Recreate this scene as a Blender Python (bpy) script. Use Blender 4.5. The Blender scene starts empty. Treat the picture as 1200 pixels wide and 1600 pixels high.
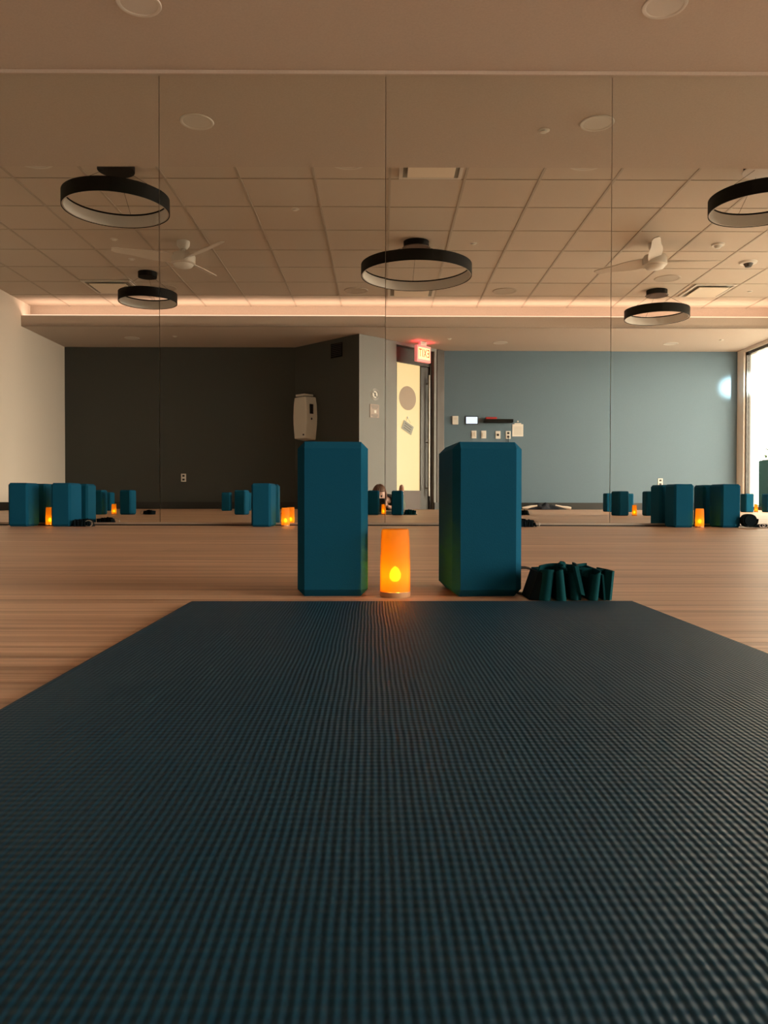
import bpy, bmesh, math, random
from mathutils import Vector, Matrix
random.seed(4)
R = math.radians
C = bpy.context.scene.collection
scene = bpy.context.scene

# ------------------------------------------------------------------ camera, world, light, exposure
MY = 4.32                                   # distance from the lens to the mirror wall
def RY(z): return 2 * MY - z                # real y of something seen at depth z through the mirror
cam_d = bpy.data.cameras.new('camera'); cam = bpy.data.objects.new('camera', cam_d); C.objects.link(cam)
cam.location = (0, 0, .143)
cam_d.sensor_fit = 'VERTICAL'; cam_d.sensor_height = 36; cam_d.lens = 1230 / 1600 * 36
cam_d.clip_start = .01; cam_d.clip_end = 200
yaw, pit, roll = math.atan(4 / 1230), math.atan(19 / 1230), R(.10)
cam.rotation_mode = 'XYZ'
cam.rotation_euler = (Matrix.Rotation(-yaw, 3, 'Z') @ Matrix.Rotation(R(90) - pit, 3, 'X') @ Matrix.Rotation(roll, 3, 'Z')).to_euler()
cam_d.dof.use_dof = False
scene.camera = cam

scene.view_settings.view_transform = 'Standard'; scene.view_settings.look = 'None'
scene.view_settings.gamma = 1; scene.view_settings.use_curve_mapping = False
scene.view_settings.exposure = 0.0
cy = scene.cycles
cy.max_bounces = 12; cy.diffuse_bounces = 6; cy.glossy_bounces = 6; cy.transmission_bounces = 6; cy.transparent_max_bounces = 10
cy.sample_clamp_indirect = 4.0; cy.blur_glossy = .6

SKY = 22
COVE_POWER = 27
DOOR_GLOW = 1.0
world = bpy.data.worlds.new('overcast_sky'); scene.world = world; world.use_nodes = True
bg = world.node_tree.nodes['Background']; bg.inputs[0].default_value = (1.0, .80, .63, 1); bg.inputs[1].default_value = SKY
wn, wl = world.node_tree.nodes, world.node_tree.links            # brighter haze near the horizon
tc = wn.new('ShaderNodeTexCoord'); sx_ = wn.new('ShaderNodeSeparateXYZ'); wl.new(tc.outputs['Generated'], sx_.inputs[0])
wr = wn.new('ShaderNodeMapRange'); wr.interpolation_type = 'SMOOTHSTEP'; wr.inputs[1].default_value = 0; wr.inputs[2].default_value = .40
wr.inputs[3].default_value = SKY * 1.45; wr.inputs[4].default_value = SKY * .62; wl.new(sx_.outputs[2], wr.inputs[0]); wl.new(wr.outputs[0], bg.inputs[1])

XL, XR = -4.70, 5.40                        # side walls
ZF, ZB, ZC = 2.475, 2.40, 2.73              # soffit over the mirrors, rear soffit, tiled ceiling
YS = RY(5.56)                               # front soffit edge
YF, YC = RY(10.33), RY(10.60)               # cove fascia, cove back face
P = Vector((-.309, RY(10.755), 0)); Q = Vector((-1.29, RY(11.74), 0)); T = Vector((.95, RY(11.95), 0))
YQ, YT = Q.y, T.y

def area_light(name, loc, size, rot, power, color, spread=180):
    l = bpy.data.lights.new(name, 'AREA'); l.shape = 'RECTANGLE'; l.size, l.size_y = size
    l.energy = power; l.color = color; l.spread = R(spread)
    o = bpy.data.objects.new(name, l); o.location = loc; o.rotation_euler = rot; C.objects.link(o); return o
# warm LED line lying in the rear cove
area_light('cove_light', ((XL + XR) / 2, YF - .075, 2.52), (XR - XL - .1, .05), (R(180), 0, 0), COVE_POWER, (1, .64, .47))
# daylight portals in the side windows
WIN = [(RY(11.74), RY(10.1)), (RY(10.02), RY(8.4)), (RY(8.32), RY(6.7))]
# spot lamp added outside the first window to make the rear corner's bright patch
gl = bpy.data.lights.new('added_glint_spot', 'SPOT'); gl.energy = 22000; gl.color = (.85, .97, 1); gl.spot_size = R(3.4); gl.spot_blend = 1; gl.shadow_soft_size = .05
go = bpy.data.objects.new('added_glint_spot', gl); C.objects.link(go); go.location = (8.1, RY(11.95) + 6.1, 2.4)
go.rotation_euler = (Vector((5.30, RY(11.95), 1.86)) - go.location).to_track_quat('-Z', 'Y').to_euler()
for a, b in WIN:
    po = area_light('window_portal', (XR + .20, (a + b) / 2, 1.2), (b - a, 2.3), (R(90), 0, R(90)), 1, (1, 1, 1))
    po.data.cycles.is_portal = True

# ------------------------------------------------------------------ materials
MATS = {}
def mat(name, col, rough=.6, metal=0, spec=.5, bump=None, emit=None, estr=0, trans=0, sheen=0):
    m = bpy.data.materials.new(name); m.use_nodes = True
    n = m.node_tree.nodes; l = m.node_tree.links; b = n['Principled BSDF']
    b.inputs['Base Color'].default_value = (*col, 1); b.inputs['Roughness'].default_value = rough
    b.inputs['Metallic'].default_value = metal; b.inputs['Specular IOR Level'].default_value = spec
    if emit: b.inputs['Emission Color'].default_value = (*emit, 1); b.inputs['Emission Strength'].default_value = estr
    if sheen: b.inputs['Sheen Weight'].default_value = sheen
    if bump:
        sc, st, dist = bump
        t = n.new('ShaderNodeTexNoise'); t.inputs['Scale'].default_value = sc; t.inputs['Detail'].default_value = 3
        co = n.new('ShaderNodeTexCoord'); l.new(co.outputs['Object'], t.inputs['Vector'])
        bp = n.new('ShaderNodeBump'); bp.inputs['Strength'].default_value = st; bp.inputs['Distance'].default_value = dist
        l.new(t.outputs['Fac'], bp.inputs['Height']); l.new(bp.outputs[0], b.inputs['Normal'])
        mr = n.new('ShaderNodeMix'); mr.data_type = 'RGBA'; mr.blend_type = 'MULTIPLY'; mr.inputs[0].default_value = .18
        mr.inputs[6].default_value = (*col, 1); l.new(t.outputs['Fac'], mr.inputs[7]); l.new(mr.outputs[2], b.inputs['Base Color'])
    MATS[name] = m
    return m
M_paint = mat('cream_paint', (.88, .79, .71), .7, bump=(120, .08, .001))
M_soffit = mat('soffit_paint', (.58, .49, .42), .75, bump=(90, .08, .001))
M_dark = mat('charcoal_paint', (.058, .062, .056), .55, spec=.3, bump=(120, .06, .001))
M_grey_wall = mat('warm_grey_paint', (.215, .212, .205), .6, spec=.3, bump=(120, .06, .001))
M_teal = mat('blue_grey_paint', (.125, .190, .245), .6, spec=.3, bump=(120, .06, .001))
M_base = mat('black_baseboard', (.012, .012, .012), .4)
M_tile = mat('ceiling_tile', (.60, .52, .44), .85, bump=(260, .35, .002))
M_bar = mat('ceiling_grid', (.42, .36, .30), .6)
M_white = mat('white_plastic', (.72, .70, .66), .45)
M_vent = mat('white_metal', (.66, .62, .57), .5)
M_black = mat('black_metal', (.007, .006, .005), .6, spec=.15)
M_liner = mat('white_liner', (.58, .55, .52), .6)
M_doorframe = mat('dark_bronze', (.020, .013, .010), .4)
M_reflect_brown = mat('dark_reflection_brown', (.050, .034, .027), .5)  # dark reflection beside the door, put into the colour
M_kick = mat('bronze_panel', (.075, .045, .036), .5)
M_foam = mat('teal_foam', (.005, .082, .158), .9, spec=.08, bump=(420, .25, .0006))
M_strap = mat('teal_cotton', (.002, .055, .070), .9, spec=.1, bump=(900, .5, .0006))
M_darkstrap = mat('navy_cotton', (.003, .008, .012), .9, spec=.1)
M_steel = mat('brushed_steel', (.6, .58, .55), .3, metal=1)
M_chan = mat('mirror_channel', (.42, .36, .30), .35, metal=.6)
M_dkplastic = mat('dark_plastic', (.01, .01, .012), .4)
M_skin = mat('skin', (.52, .29, .22), .5, bump=(60, .1, .001))
M_hair = mat('hair', (.16, .075, .045), .5, bump=(200, .6, .003))
M_shirt = mat('dark_shirt', (.02, .018, .02), .9)
M_legging = mat('grey_green_leggings', (.13, .15, .12), .8)
M_planter = mat('green_grey_planter', (.0035, .0095, .0085), .9, spec=0, bump=(30, .2, .003))
M_leaf = mat('leaf', (.015, .026, .004), .8, spec=.05)
M_conc = mat('pale_concrete', (.7, .7, .68), .9, bump=(20, .2, .003))
M_paper = mat('paper', (.75, .72, .68), .8)
M_navy = mat('navy_cloth', (.012, .014, .024), .9, bump=(120, .4, .002))
M_towel = mat('pale_cloth', (.72, .62, .54), .9, bump=(200, .5, .002))
M_red = mat('red_plastic', (.35, .02, .02), .5)
M_gold = mat('taupe_sign', (.30, .22, .18), .5)
M_grey = mat('grey_sign_print', (.05, .045, .04), .5)
M_disc = mat('frosted_disc', (.36, .28, .22), .7)
M_card = mat('grey_card', (.30, .30, .27), .7)
M_screen = mat('lit_screen', (.1, .1, .1), .3, emit=(.75, .85, 1), estr=1.3)
M_led = mat('led_strip', (.8, .6, .5), .5, emit=(1, .72, .55), estr=1.15)
M_doorglass = mat('lit_frosted_glass', (.10, .09, .06), .4, emit=(.90, .60, .26), estr=DOOR_GLOW)
M_exitface = mat('lit_exit_face', (.8, .7, .4), .4, emit=(1, .78, .32), estr=1.1)
M_exithouse = mat('lit_exit_housing', (.8, .3, .3), .4, emit=(1, .22, .20), estr=.55)
M_exitletter = mat('exit_letters', (.5, .03, .01), .4, emit=(1, .12, .02), estr=.35)
M_panelglow = mat('diffuser_panel', (.85, .76, .64), .6)

def m_mirror():
    m = bpy.data.materials.new('mirror'); m.use_nodes = True; n = m.node_tree.nodes; l = m.node_tree.links
    n.remove(n['Principled BSDF']); g = n.new('ShaderNodeBsdfGlossy'); g.inputs['Roughness'].default_value = 0
    g.inputs['Color'].default_value = (.87, .90, .85, 1); l.new(g.outputs[0], n['Material Output'].inputs[0]); return m
M_mirror = m_mirror()
def m_glass():
    m = bpy.data.materials.new('window_glass'); m.use_nodes = True; n = m.node_tree.nodes; l = m.node_tree.links
    n.remove(n['Principled BSDF']); t = n.new('ShaderNodeBsdfTransparent'); t.inputs[0].default_value = (.93, .96, .95, 1)
    g = n.new('ShaderNodeBsdfGlossy'); g.inputs['Roughness'].default_value = .02
    mx = n.new('ShaderNodeMixShader'); mx.inputs[0].default_value = .06
    l.new(t.outputs[0], mx.inputs[1]); l.new(g.outputs[0], mx.inputs[2]); l.new(mx.outputs[0], n['Material Output'].inputs[0]); return m
M_glass = m_glass()
def m_candle():
    m = bpy.data.materials.new('frosted_amber_cup'); m.use_nodes = True; n = m.node_tree.nodes; l = m.node_tree.links
    n.remove(n['Principled BSDF']); t = n.new('ShaderNodeBsdfTranslucent'); t.inputs[0].default_value = (1, .55, .05, 1)
    d = n.new('ShaderNodeBsdfDiffuse'); d.inputs[0].default_value = (.60, .36, .16, 1)
    rf = n.new('ShaderNodeBsdfRefraction'); rf.inputs['IOR'].default_value = 1.02; rf.inputs['Roughness'].default_value = .27; rf.inputs[0].default_value = (1, .74, .22, 1)
    m1 = n.new('ShaderNodeMixShader'); m1.inputs[0].default_value = .35; l.new(t.outputs[0], m1.inputs[1]); l.new(d.outputs[0], m1.inputs[2])
    m2 = n.new('ShaderNodeMixShader'); m2.inputs[0].default_value = .42; l.new(m1.outputs[0], m2.inputs[1]); l.new(rf.outputs[0], m2.inputs[2])
    l.new(m2.outputs[0], n['Material Output'].inputs[0]); return m
M_cup = m_candle()
M_flame = mat('led_flame', (1, .6, .2), .5, emit=(1, .66, .09), estr=400)
M_cbase = mat('candle_base', (.55, .30, .15), .6)

def m_floor():
    m = bpy.data.materials.new('oak_plank_floor'); m.use_nodes = True; n = m.node_tree.nodes; l = m.node_tree.links; b = n['Principled BSDF']
    co = n.new('ShaderNodeTexCoord')
    def noise(scl, s, det=4):
        mp = n.new('ShaderNodeMapping'); mp.inputs['Scale'].default_value = scl; l.new(co.outputs['Object'], mp.inputs[0])
        t = n.new('ShaderNodeTexNoise'); t.inputs['Scale'].default_value = s; t.inputs['Detail'].default_value = det; l.new(mp.outputs[0], t.inputs['Vector']); return t
    g1 = noise((.30, 8, 1), 3.4, 8); g2 = noise((.5, 34, 1), 3.0, 4); g3 = noise((.35, 1.2, 1), 1.2, 3)
    br = n.new('ShaderNodeTexBrick'); br.inputs['Scale'].default_value = 1; br.inputs['Brick Width'].default_value = 1.22; br.inputs['Row Height'].default_value = .18
    br.inputs['Mortar Size'].default_value = .0012; br.inputs['Color1'].default_value = (.42, .42, .42, 1); br.inputs['Color2'].default_value = (.58, .58, .58, 1); br.inputs['Mortar'].default_value = (.2, .2, .2, 1)
    l.new(co.outputs['Object'], br.inputs[0])
    cr = n.new('ShaderNodeValToRGB'); cr.color_ramp.elements[0].position = .40; cr.color_ramp.elements[0].color = (.33, .18, .102, 1)
    cr.color_ramp.elements[1].position = .56; cr.color_ramp.elements[1].color = (.65, .42, .275, 1)
    mth = n.new('ShaderNodeMath'); mth.operation = 'MULTIPLY_ADD'; mth.inputs[1].default_value = .36; l.new(g1.outputs['Fac'], mth.inputs[0])
    m2 = n.new('ShaderNodeMath'); m2.operation = 'MULTIPLY_ADD'; m2.inputs[1].default_value = .51; l.new(g2.outputs['Fac'], m2.inputs[0])
    m3 = n.new('ShaderNodeMath'); m3.operation = 'MULTIPLY'; m3.inputs[1].default_value = .13; l.new(g3.outputs['Fac'], m3.inputs[0])
    l.new(m3.outputs[0], m2.inputs[2]); l.new(m2.outputs[0], mth.inputs[2]); l.new(mth.outputs[0], cr.inputs[0])
    mx = n.new('ShaderNodeMix'); mx.data_type = 'RGBA'; mx.blend_type = 'OVERLAY'; mx.inputs[0].default_value = .5
    l.new(cr.outputs[0], mx.inputs[6]); l.new(br.outputs['Color'], mx.inputs[7]); l.new(mx.outputs[2], b.inputs['Base Color'])
    b.inputs['Roughness'].default_value = .38; b.inputs['Specular IOR Level'].default_value = .45
    bp = n.new('ShaderNodeBump'); bp.inputs['Strength'].default_value = .7; bp.inputs['Distance'].default_value = .003
    l.new(mth.outputs[0], bp.inputs['Height']); l.new(bp.outputs[0], b.inputs['Normal'])
    return m
M_floor = m_floor()
def m_mat():
    m = bpy.data.materials.new('ribbed_mat_rubber'); m.use_nodes = True; n = m.node_tree.nodes; l = m.node_tree.links; b = n['Principled BSDF']
    co = n.new('ShaderNodeTexCoord'); sp = n.new('ShaderNodeSeparateXYZ'); l.new(co.outputs['Object'], sp.inputs[0])
    def M(op, a, bb=None, c=None):
        x = n.new('ShaderNodeMath'); x.operation = op
        for i, v in enumerate((a, bb, c)):
            if v is None: continue
            if hasattr(v, 'links'): l.new(v, x.inputs[i])
            else: x.inputs[i].default_value = v
        return x.outputs[0]
    nz = n.new('ShaderNodeTexNoise'); nz.inputs['Scale'].default_value = 9; l.new(co.outputs['Object'], nz.inputs[0])
    ny = M('MULTIPLY_ADD', nz.outputs['Fac'], .003, sp.outputs[0])
    sx = M('SINE', M('MULTIPLY', ny, 2 * math.pi / .0037))
    sy = M('SINE', M('MULTIPLY', sp.outputs[1], 2 * math.pi / .0056))
    h = M('ADD', M('MULTIPLY', sx, .62), M('MULTIPLY', sy, .38))
    bp = n.new('ShaderNodeBump'); bp.inputs['Strength'].default_value = .45; bp.inputs['Distance'].default_value = .0005
    l.new(h, bp.inputs['Height']); l.new(bp.outputs[0], b.inputs['Normal'])
    mr = n.new('ShaderNodeMapRange'); mr.inputs[1].default_value = -1; mr.inputs[2].default_value = 1; l.new(h, mr.inputs[0])
    cr = n.new('ShaderNodeValToRGB'); cr.color_ramp.elements[0].color = (.002, .031, .062, 1); cr.color_ramp.elements[0].position = .25
    cr.color_ramp.elements[1].color = (.004, .041, .078, 1); cr.color_ramp.elements[1].position = .7
    l.new(mr.outputs[0], cr.inputs[0]); l.new(cr.outputs[0], b.inputs['Base Color'])
    b.inputs['Roughness'].default_value = .5; b.inputs['Specular IOR Level'].default_value = .14
    return m
M_mat = m_mat()

# ------------------------------------------------------------------ builders
def tag(o, label=None, cat=None, group=None, kind=None):
    if label: o['label'] = label
    if cat: o['category'] = cat
    if group: o['group'] = group
    if kind: o['kind'] = kind
    return o
def thing(name, label, cat, loc=(0, 0, 0), rotz=0, group=None, matrix=None):
    o = bpy.data.objects.new(name, None); o.empty_display_size = .05; C.objects.link(o)
    if matrix is not None: o.matrix_world = matrix
    else: o.location = loc; o.rotation_euler = (0, 0, rotz)
    return tag(o, label, cat, group)
def wall_frame(origin, n):                  # x = viewer's right, y = up, z = out of the wall
    n = Vector(n).normalized(); up = Vector((0, 0, 1)); r = up.cross(n)
    m = Matrix((r, up, n)).transposed().to_4x4(); m.translation = Vector(origin); return m
def box(bm, c, s, rot=None):
    r = bmesh.ops.create_cube(bm, size=1); vs = r['verts']
    bmesh.ops.scale(bm, vec=Vector(s), verts=vs)
    if rot is not None: bmesh.ops.rotate(bm, matrix=rot, verts=vs)
    bmesh.ops.translate(bm, vec=Vector(c), verts=vs); return vs
def lathe(bm, prof, n=48, c=(0, 0, 0), axis='Z', closed=False):
    rings = []
    for r, z in prof:
        ring = []
        for i in range(n):
            a = 2 * math.pi * i / n
            p = Vector((r * math.cos(a), r * math.sin(a), z))
            if axis == 'Y': p = Vector((p.x, -p.z, p.y))
            ring.append(bm.verts.new(p + Vector(c)))
        rings.append(ring)
    pr = list(zip(rings, rings[1:])) + ([(rings[-1], rings[0])] if closed else [])
    for a, b in pr:
        for i in range(n):
            j = (i + 1) % n; bm.faces.new((a[i], a[j], b[j], b[i]))
    if not closed:
        if prof[0][0] > 1e-6: bm.faces.new(rings[0][::-1])
        if prof[-1][0] > 1e-6: bm.faces.new(rings[-1])
def prism(bm, pts, z0, z1):
    a = [bm.verts.new((x, y, z0)) for x, y in pts]; b = [bm.verts.new((x, y, z1)) for x, y in pts]
    n = len(pts); bm.faces.new(a[::-1]); bm.faces.new(b)
    for i in range(n): bm.faces.new((a[i], a[(i + 1) % n], b[(i + 1) % n], b[i]))
def tube(bm, pts, r, n=8, cap=True):
    pts = [Vector(p) for p in pts]; rings = []
    for i, p in enumerate(pts):
        d = (pts[min(i + 1, len(pts) - 1)] - pts[max(i - 1, 0)]).normalized()
        u = d.cross(Vector((0, 0, 1)) if abs(d.z) < .9 else Vector((1, 0, 0))).normalized(); v = d.cross(u)
        rr = r[i] if isinstance(r, (list, tuple)) else r
        rings.append([bm.verts.new(p + rr * (u * math.cos(2 * math.pi * k / n) + v * math.sin(2 * math.pi * k / n))) for k in range(n)])
    for a, b in zip(rings, rings[1:]):
        for k in range(n): bm.faces.new((a[k], a[(k + 1) % n], b[(k + 1) % n], b[k]))
    if cap: bm.faces.new(rings[0][::-1]); bm.faces.new(rings[-1])
def obj(name, bm, m, parent=None, smooth=False, bevel=0, seg=2, matrix=None):
    bmesh.ops.recalc_face_normals(bm, faces=bm.faces)
    me = bpy.data.meshes.new(name); bm.to_mesh(me); bm.free(); me.materials.append(m)
    if smooth:
        for p in me.polygons: p.use_smooth = True
        me.set_sharp_from_angle(angle=R(40))
    o = bpy.data.objects.new(name, me); C.objects.link(o)
    if parent: o.parent = parent
    if matrix is not None: o.matrix_world = matrix
    if bevel:
        b = o.modifiers.new('edge', 'BEVEL'); b.width = bevel; b.segments = seg; b.limit_method = 'ANGLE'; b.harden_normals = False
    return o
def boxo(name, c, s, m, parent=None, bevel=0, rot=None, seg=2, smooth=False):
    bm = bmesh.new(); box(bm, c, s, rot); return obj(name, bm, m, parent, bevel=bevel, seg=seg, smooth=smooth)
def latheo(name, prof, m, parent=None, n=48, c=(0, 0, 0), axis='Z', closed=False, smooth=True):
    bm = bmesh.new(); lathe(bm, prof, n, c, axis, closed); return obj(name, bm, m, parent, smooth=smooth)
def struct(name, bm, m, bevel=0):
    o = obj(name, bm, m, bevel=bevel); o['kind'] = 'structure'; return o
def sbox(name, c, s, m, bevel=0):
    bm = bmesh.new(); box(bm, c, s); return struct(name, bm, m, bevel)
def copy_tree(o, parent=None):
    c = o.copy(); C.objects.link(c); c.parent = parent
    for ch in [x for x in bpy.data.objects if x.parent == o]: copy_tree(ch, c)
    return c
def place(proto, first, loc, rotz, label, group=None, scale=1):
    o = proto if first else copy_tree(proto)
    o.location = loc; o.rotation_euler = (0, 0, rotz); o.scale = (scale,) * 3; o['label'] = label
    if group: o['group'] = group
    return o

# ------------------------------------------------------------------ room shell
YB = YT - .3
bm = bmesh.new(); box(bm, ((XL + XR) / 2, (MY + YB) / 2, -.05), (XR - XL + .5, MY - YB + .5, .1)); struct('floor', bm, M_floor)
sbox('wall_front', ((XL + XR) / 2, MY + .07, 1.4), (XR - XL + .4, .1, 2.9), M_paint)
sbox('wall_left', (XL - .06, (MY + YB) / 2, 1.4), (.12, MY - YB + .3, 2.9), M_paint)
sbox('wall_back_left', ((XL + Q.x) / 2 - .05, YQ - .06, 1.25), (Q.x - XL + .2, .12, 2.5), M_dark)
# 45 degree dark wall and blue grey wall meeting at the corner P
nQ = Vector((Q - P).to_2d().to_3d()).cross(Vector((0, 0, 1))).normalized()
if nQ.y < 0: nQ = -nQ
D = (T - P).normalized(); nP = Vector((-D.y, D.x, 0))
if nP.y < 0: nP = -nP
bm = bmesh.new(); th = .12
prism(bm, [(P.x, P.y), (Q.x, Q.y), (Q.x - nQ.x * th, Q.y - nQ.y * th), (P.x, P.y - th * 1.45)], 0, 2.5); struct('wall_back_angled', bm, M_dark)
def at(s, off=0, z=0): v = P + D * s + nP * off; return Vector((v.x, v.y, z))
S0, S1, DH = .715, 1.51, 2.36
def seg_poly(s0, s1, t0=0, t1=-.2): return [tuple(at(s0, t0))[:2], tuple(at(s1, t0))[:2], tuple(at(s1, t1))[:2], tuple(at(s0, t1))[:2]]
bm = bmesh.new()
prism(bm, [(P.x, P.y), tuple(at(S0))[:2], tuple(at(S0, -.2))[:2], (P.x, P.y - .27)], 0, 2.5)
prism(bm, seg_poly(S0, S1), DH, 2.5); prism(bm, seg_poly(S1, (T - P).length + .02), 0, 2.5)
struct('wall_back_entry', bm, M_grey_wall)
sbox('wall_back', ((T.x + XR) / 2 + .05, YT - .06, 1.25), (XR - T.x + .1, .12, 2.5), M_teal)
# right wall: low kerb, head and piers round the windows
bm = bmesh.new()
W0, W1 = WIN[0][0], WIN[-1][1]
box(bm, (XR + .1, (W0 + YB) / 2, 1.4), (.2, W0 - YB, 2.9)); box(bm, (XR + .1, (W1 + MY + .1) / 2, 1.4), (.2, MY + .1 - W1, 2.9))
box(bm, (XR + .1, (W0 + W1) / 2, 2.60), (.2, W1 - W0, .5))
struct('wall_right', bm, M_paint)
for i, (a, b) in enumerate(WIN):
    root = bpy.data.objects.new('window_%d' % (i + 1), None); C.objects.link(root); root['kind'] = 'structure'
    root.location = (XR + .06, (a + b) / 2, 0); w = b - a + (.08 if i < 3 else 0)
    bm = bmesh.new(); f = .035
    for yy in (-(b - a) / 2 + f / 2, (b - a) / 2 - f / 2): box(bm, (0, yy, 1.175), (.06, f, 2.35))
    for zz in (.03, 2.33): box(bm, (0, 0, zz), (.06, b - a, f + .01))
    if i < 2: box(bm, (0, (b - a) / 2 + .04, 1.175), (.12, .08, 2.35))
    obj('window_frame', bm, M_doorframe, root)
    boxo('window_pane', (.0, 0, 1.18), (.008, b - a - 2 * f, 2.27), M_glass, root)
# baseboards
bm = bmesh.new(); box(bm, ((XL + Q.x) / 2, YQ + .008, .052), (Q.x - XL, .016, .104)); struct('baseboard_back_left', bm, M_base)
bm = bmesh.new(); prism(bm, [(P.x, P.y), (Q.x, Q.y), tuple(Q + nQ * .014)[:2], tuple(P + nQ * .014)[:2]], 0, .104); struct('baseboard_angled', bm, M_base)
bm = bmesh.new(); prism(bm, seg_poly(0, S0, .014, 0), 0, .104); prism(bm, seg_poly(S1, (T - P).length, .014, 0), 0, .104); struct('baseboard_entry', bm, M_base)
sbox('baseboard_back', ((T.x + XR) / 2, YT + .008, .052), (XR - T.x, .016, .104), M_base)
sbox('baseboard_left', (XL + .008, (YQ + MY) / 2, .052), (.016, MY - YQ, .104), M_base)

# tiled ceiling, front soffit, rear cove soffit
sbox('ceiling', ((XL + XR) / 2, (YS + YC) / 2, ZC + .05), (XR - XL + .2, YS - YC + .4, .1), M_tile)
bm = bmesh.new(); k = -9
while True:
    x = .062 + .605 * k; k += 1
    if x > XR: break
    if x > XL: box(bm, (x, (YS + YC) / 2, ZC - .002), (.020, YS - YC, .006))
for k in range(-3, 9):
    y = RY(6.39 + .605 * k)
    if YC < y < YS: box(bm, ((XL + XR) / 2, y, ZC - .0015), (XR - XL, .010, .005))
struct('trim_1', bm, M_bar)
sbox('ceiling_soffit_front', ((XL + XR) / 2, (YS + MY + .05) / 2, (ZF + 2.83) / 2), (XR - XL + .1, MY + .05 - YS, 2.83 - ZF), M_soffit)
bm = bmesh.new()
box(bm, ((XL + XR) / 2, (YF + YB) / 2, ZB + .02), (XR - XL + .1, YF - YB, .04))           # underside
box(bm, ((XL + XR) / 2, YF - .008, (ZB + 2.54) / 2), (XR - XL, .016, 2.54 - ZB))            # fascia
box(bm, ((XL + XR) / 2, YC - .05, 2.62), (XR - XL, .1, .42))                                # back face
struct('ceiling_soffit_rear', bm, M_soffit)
t = thing('led_strip', 'warm glowing LED strip lying in the ceiling cove at the rear', 'light strip', ((XL + XR) / 2, YF - .022, 2.54))
boxo('strip_channel', (0, 0, -.003), (XR - XL - .02, .012, .010), M_vent, t)
boxo('led_tape', (0, 0, .0085), (XR - XL - .04, .010, .013), M_led, t)
# mirror wall trims and shadow strip
sbox('trim_2', ((XL + XR) / 2, MY + .004, ZF - .011), (XR - XL, .030, .020), M_soffit)
bm = bmesh.new(); box(bm, ((XL + XR) / 2, MY - .001, .012), (XR - XL, .004, .010)); struct('trim_3', bm, M_chan)
sbox('shadow_gap_strip', ((XL + XR) / 2, MY + .006, .0035), (XR - XL, .010, .007), M_base)  # black strip put in for the shadow gap under the mirror channel

# mirror panels
seams = [-4.68, -3.690, -2.454, -1.214, .020, 1.254, 2.489, 3.725, 4.960, 5.38]
names = ['narrow frameless mirror panel meeting the left end wall', 'tall frameless mirror panel outermost on the left part of the wall', 'tall mirror panel reflecting the cream wall and dark rear wall',
         'tall mirror panel reflecting the wall mounted wipe dispenser', 'tall mirror panel reflecting the exit sign and lit door',
         'tall mirror panel reflecting the daylight window edge', 'tall frameless mirror panel outermost on the right part of the wall', 'tall mirror panel second from the right end wall', 'narrow mirror panel meeting the right end wall']
tilt = [(0, 0), (0, 0), (.012, .03), (.02, -.012), (0, 0), (-.012, .02), (0, 0), (0, 0), (0, 0)]
for i in range(len(names)):
    a, b = seams[i], seams[i + 1]; bm = bmesh.new(); box(bm, (0, .003, 0), (b - a - .003, .006, ZF - .022 - .016))
    o = obj('mirror_panel', bm, M_mirror); o.location = ((a + b) / 2, MY, (ZF - .022 + .016) / 2)
    o.rotation_euler = (R(tilt[i][0]), 0, R(tilt[i][1])); tag(o, names[i], 'mirror', 'frameless mirror panels along the front wall')

# ------------------------------------------------------------------ door
wf = wall_frame
root = bpy.data.objects.new('door_1', None); C.objects.link(root); root['kind'] = 'structure'
sm = (S0 + S1) / 2
root.matrix_world = wf(at(sm, -.10), nP)       # local x = viewer's right (towards smaller s)
hw = (S1 - S0) / 2
def LX(s): return sm - s
bm = bmesh.new()
box(bm, (hw - .02, DH / 2, 0), (.04, DH, .10)); box(bm, (-hw + .02, DH / 2, 0), (.04, DH, .10)); box(bm, (0, 2.24, 0), (2 * hw, .22, .08))
obj('door_frame', bm, M_doorframe, root)
gs0, gs1 = .80, 1.297
bm = bmesh.new(); box(bm, ((LX(S0 + .04) + LX(gs0)) / 2, 1.06, 0), (gs0 - S0 - .04, 2.12, .05)); box(bm, ((LX(gs1) + LX(S1 - .04)) / 2, 1.06, 0), (S1 - .04 - gs1, 2.12, .05))
obj('door_stile', bm, M_doorframe, root)
boxo('door_rail', ((LX(gs0) + LX(gs1)) / 2, .141, 0), (gs1 - gs0, .278, .05), M_kick, root)
boxo('door_pane', ((LX(gs0) + LX(gs1)) / 2, 1.205, 0), (gs1 - gs0, 1.85, .012), M_doorglass, root)
bm = bmesh.new(); hx = LX(1.427); tube(bm, [(hx, .2, .075), (hx, 2.0, .075)], .013, 12)
for yy in (.32, 1.0, 1.88): tube(bm, [(hx, yy, .02), (hx, yy, .075)], .009, 8)
obj('door_handle', bm, M_steel, root, smooth=True)
bm = bmesh.new(); lathe(bm, [(.0, .006), (.175, .006), (.175, .0085), (0, .0085)], 48, (LX(1.038), 1.63, 0)); obj('frosted_disc', bm, M_disc, root)
t = thing('hanging_card', 'small tilted grey card hanging on the lit door glass', 'sign', matrix=wf(at(1.03, -.088, 1.20), nP))
rot = Matrix.Rotation(R(24), 3, 'Z')
boxo('card', (0, 0, .004), (.22, .135, .003), M_card, t, rot=rot)
bm = bmesh.new()
for k in range(3): box(bm, rot @ Vector((0, .035 - .035 * k, .0062)), (.15, .012, .001), rot)
obj('printed_lines', bm, M_grey, t)
bm = bmesh.new(); tube(bm, [(-.06, .07, .004), (0, .14, .004), (.08, .03, .004)], .0015, 6); obj('cord', bm, M_grey, t)
boxo('hook', (0, .145, .006), (.018, .03, .012), M_vent, t)

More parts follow.
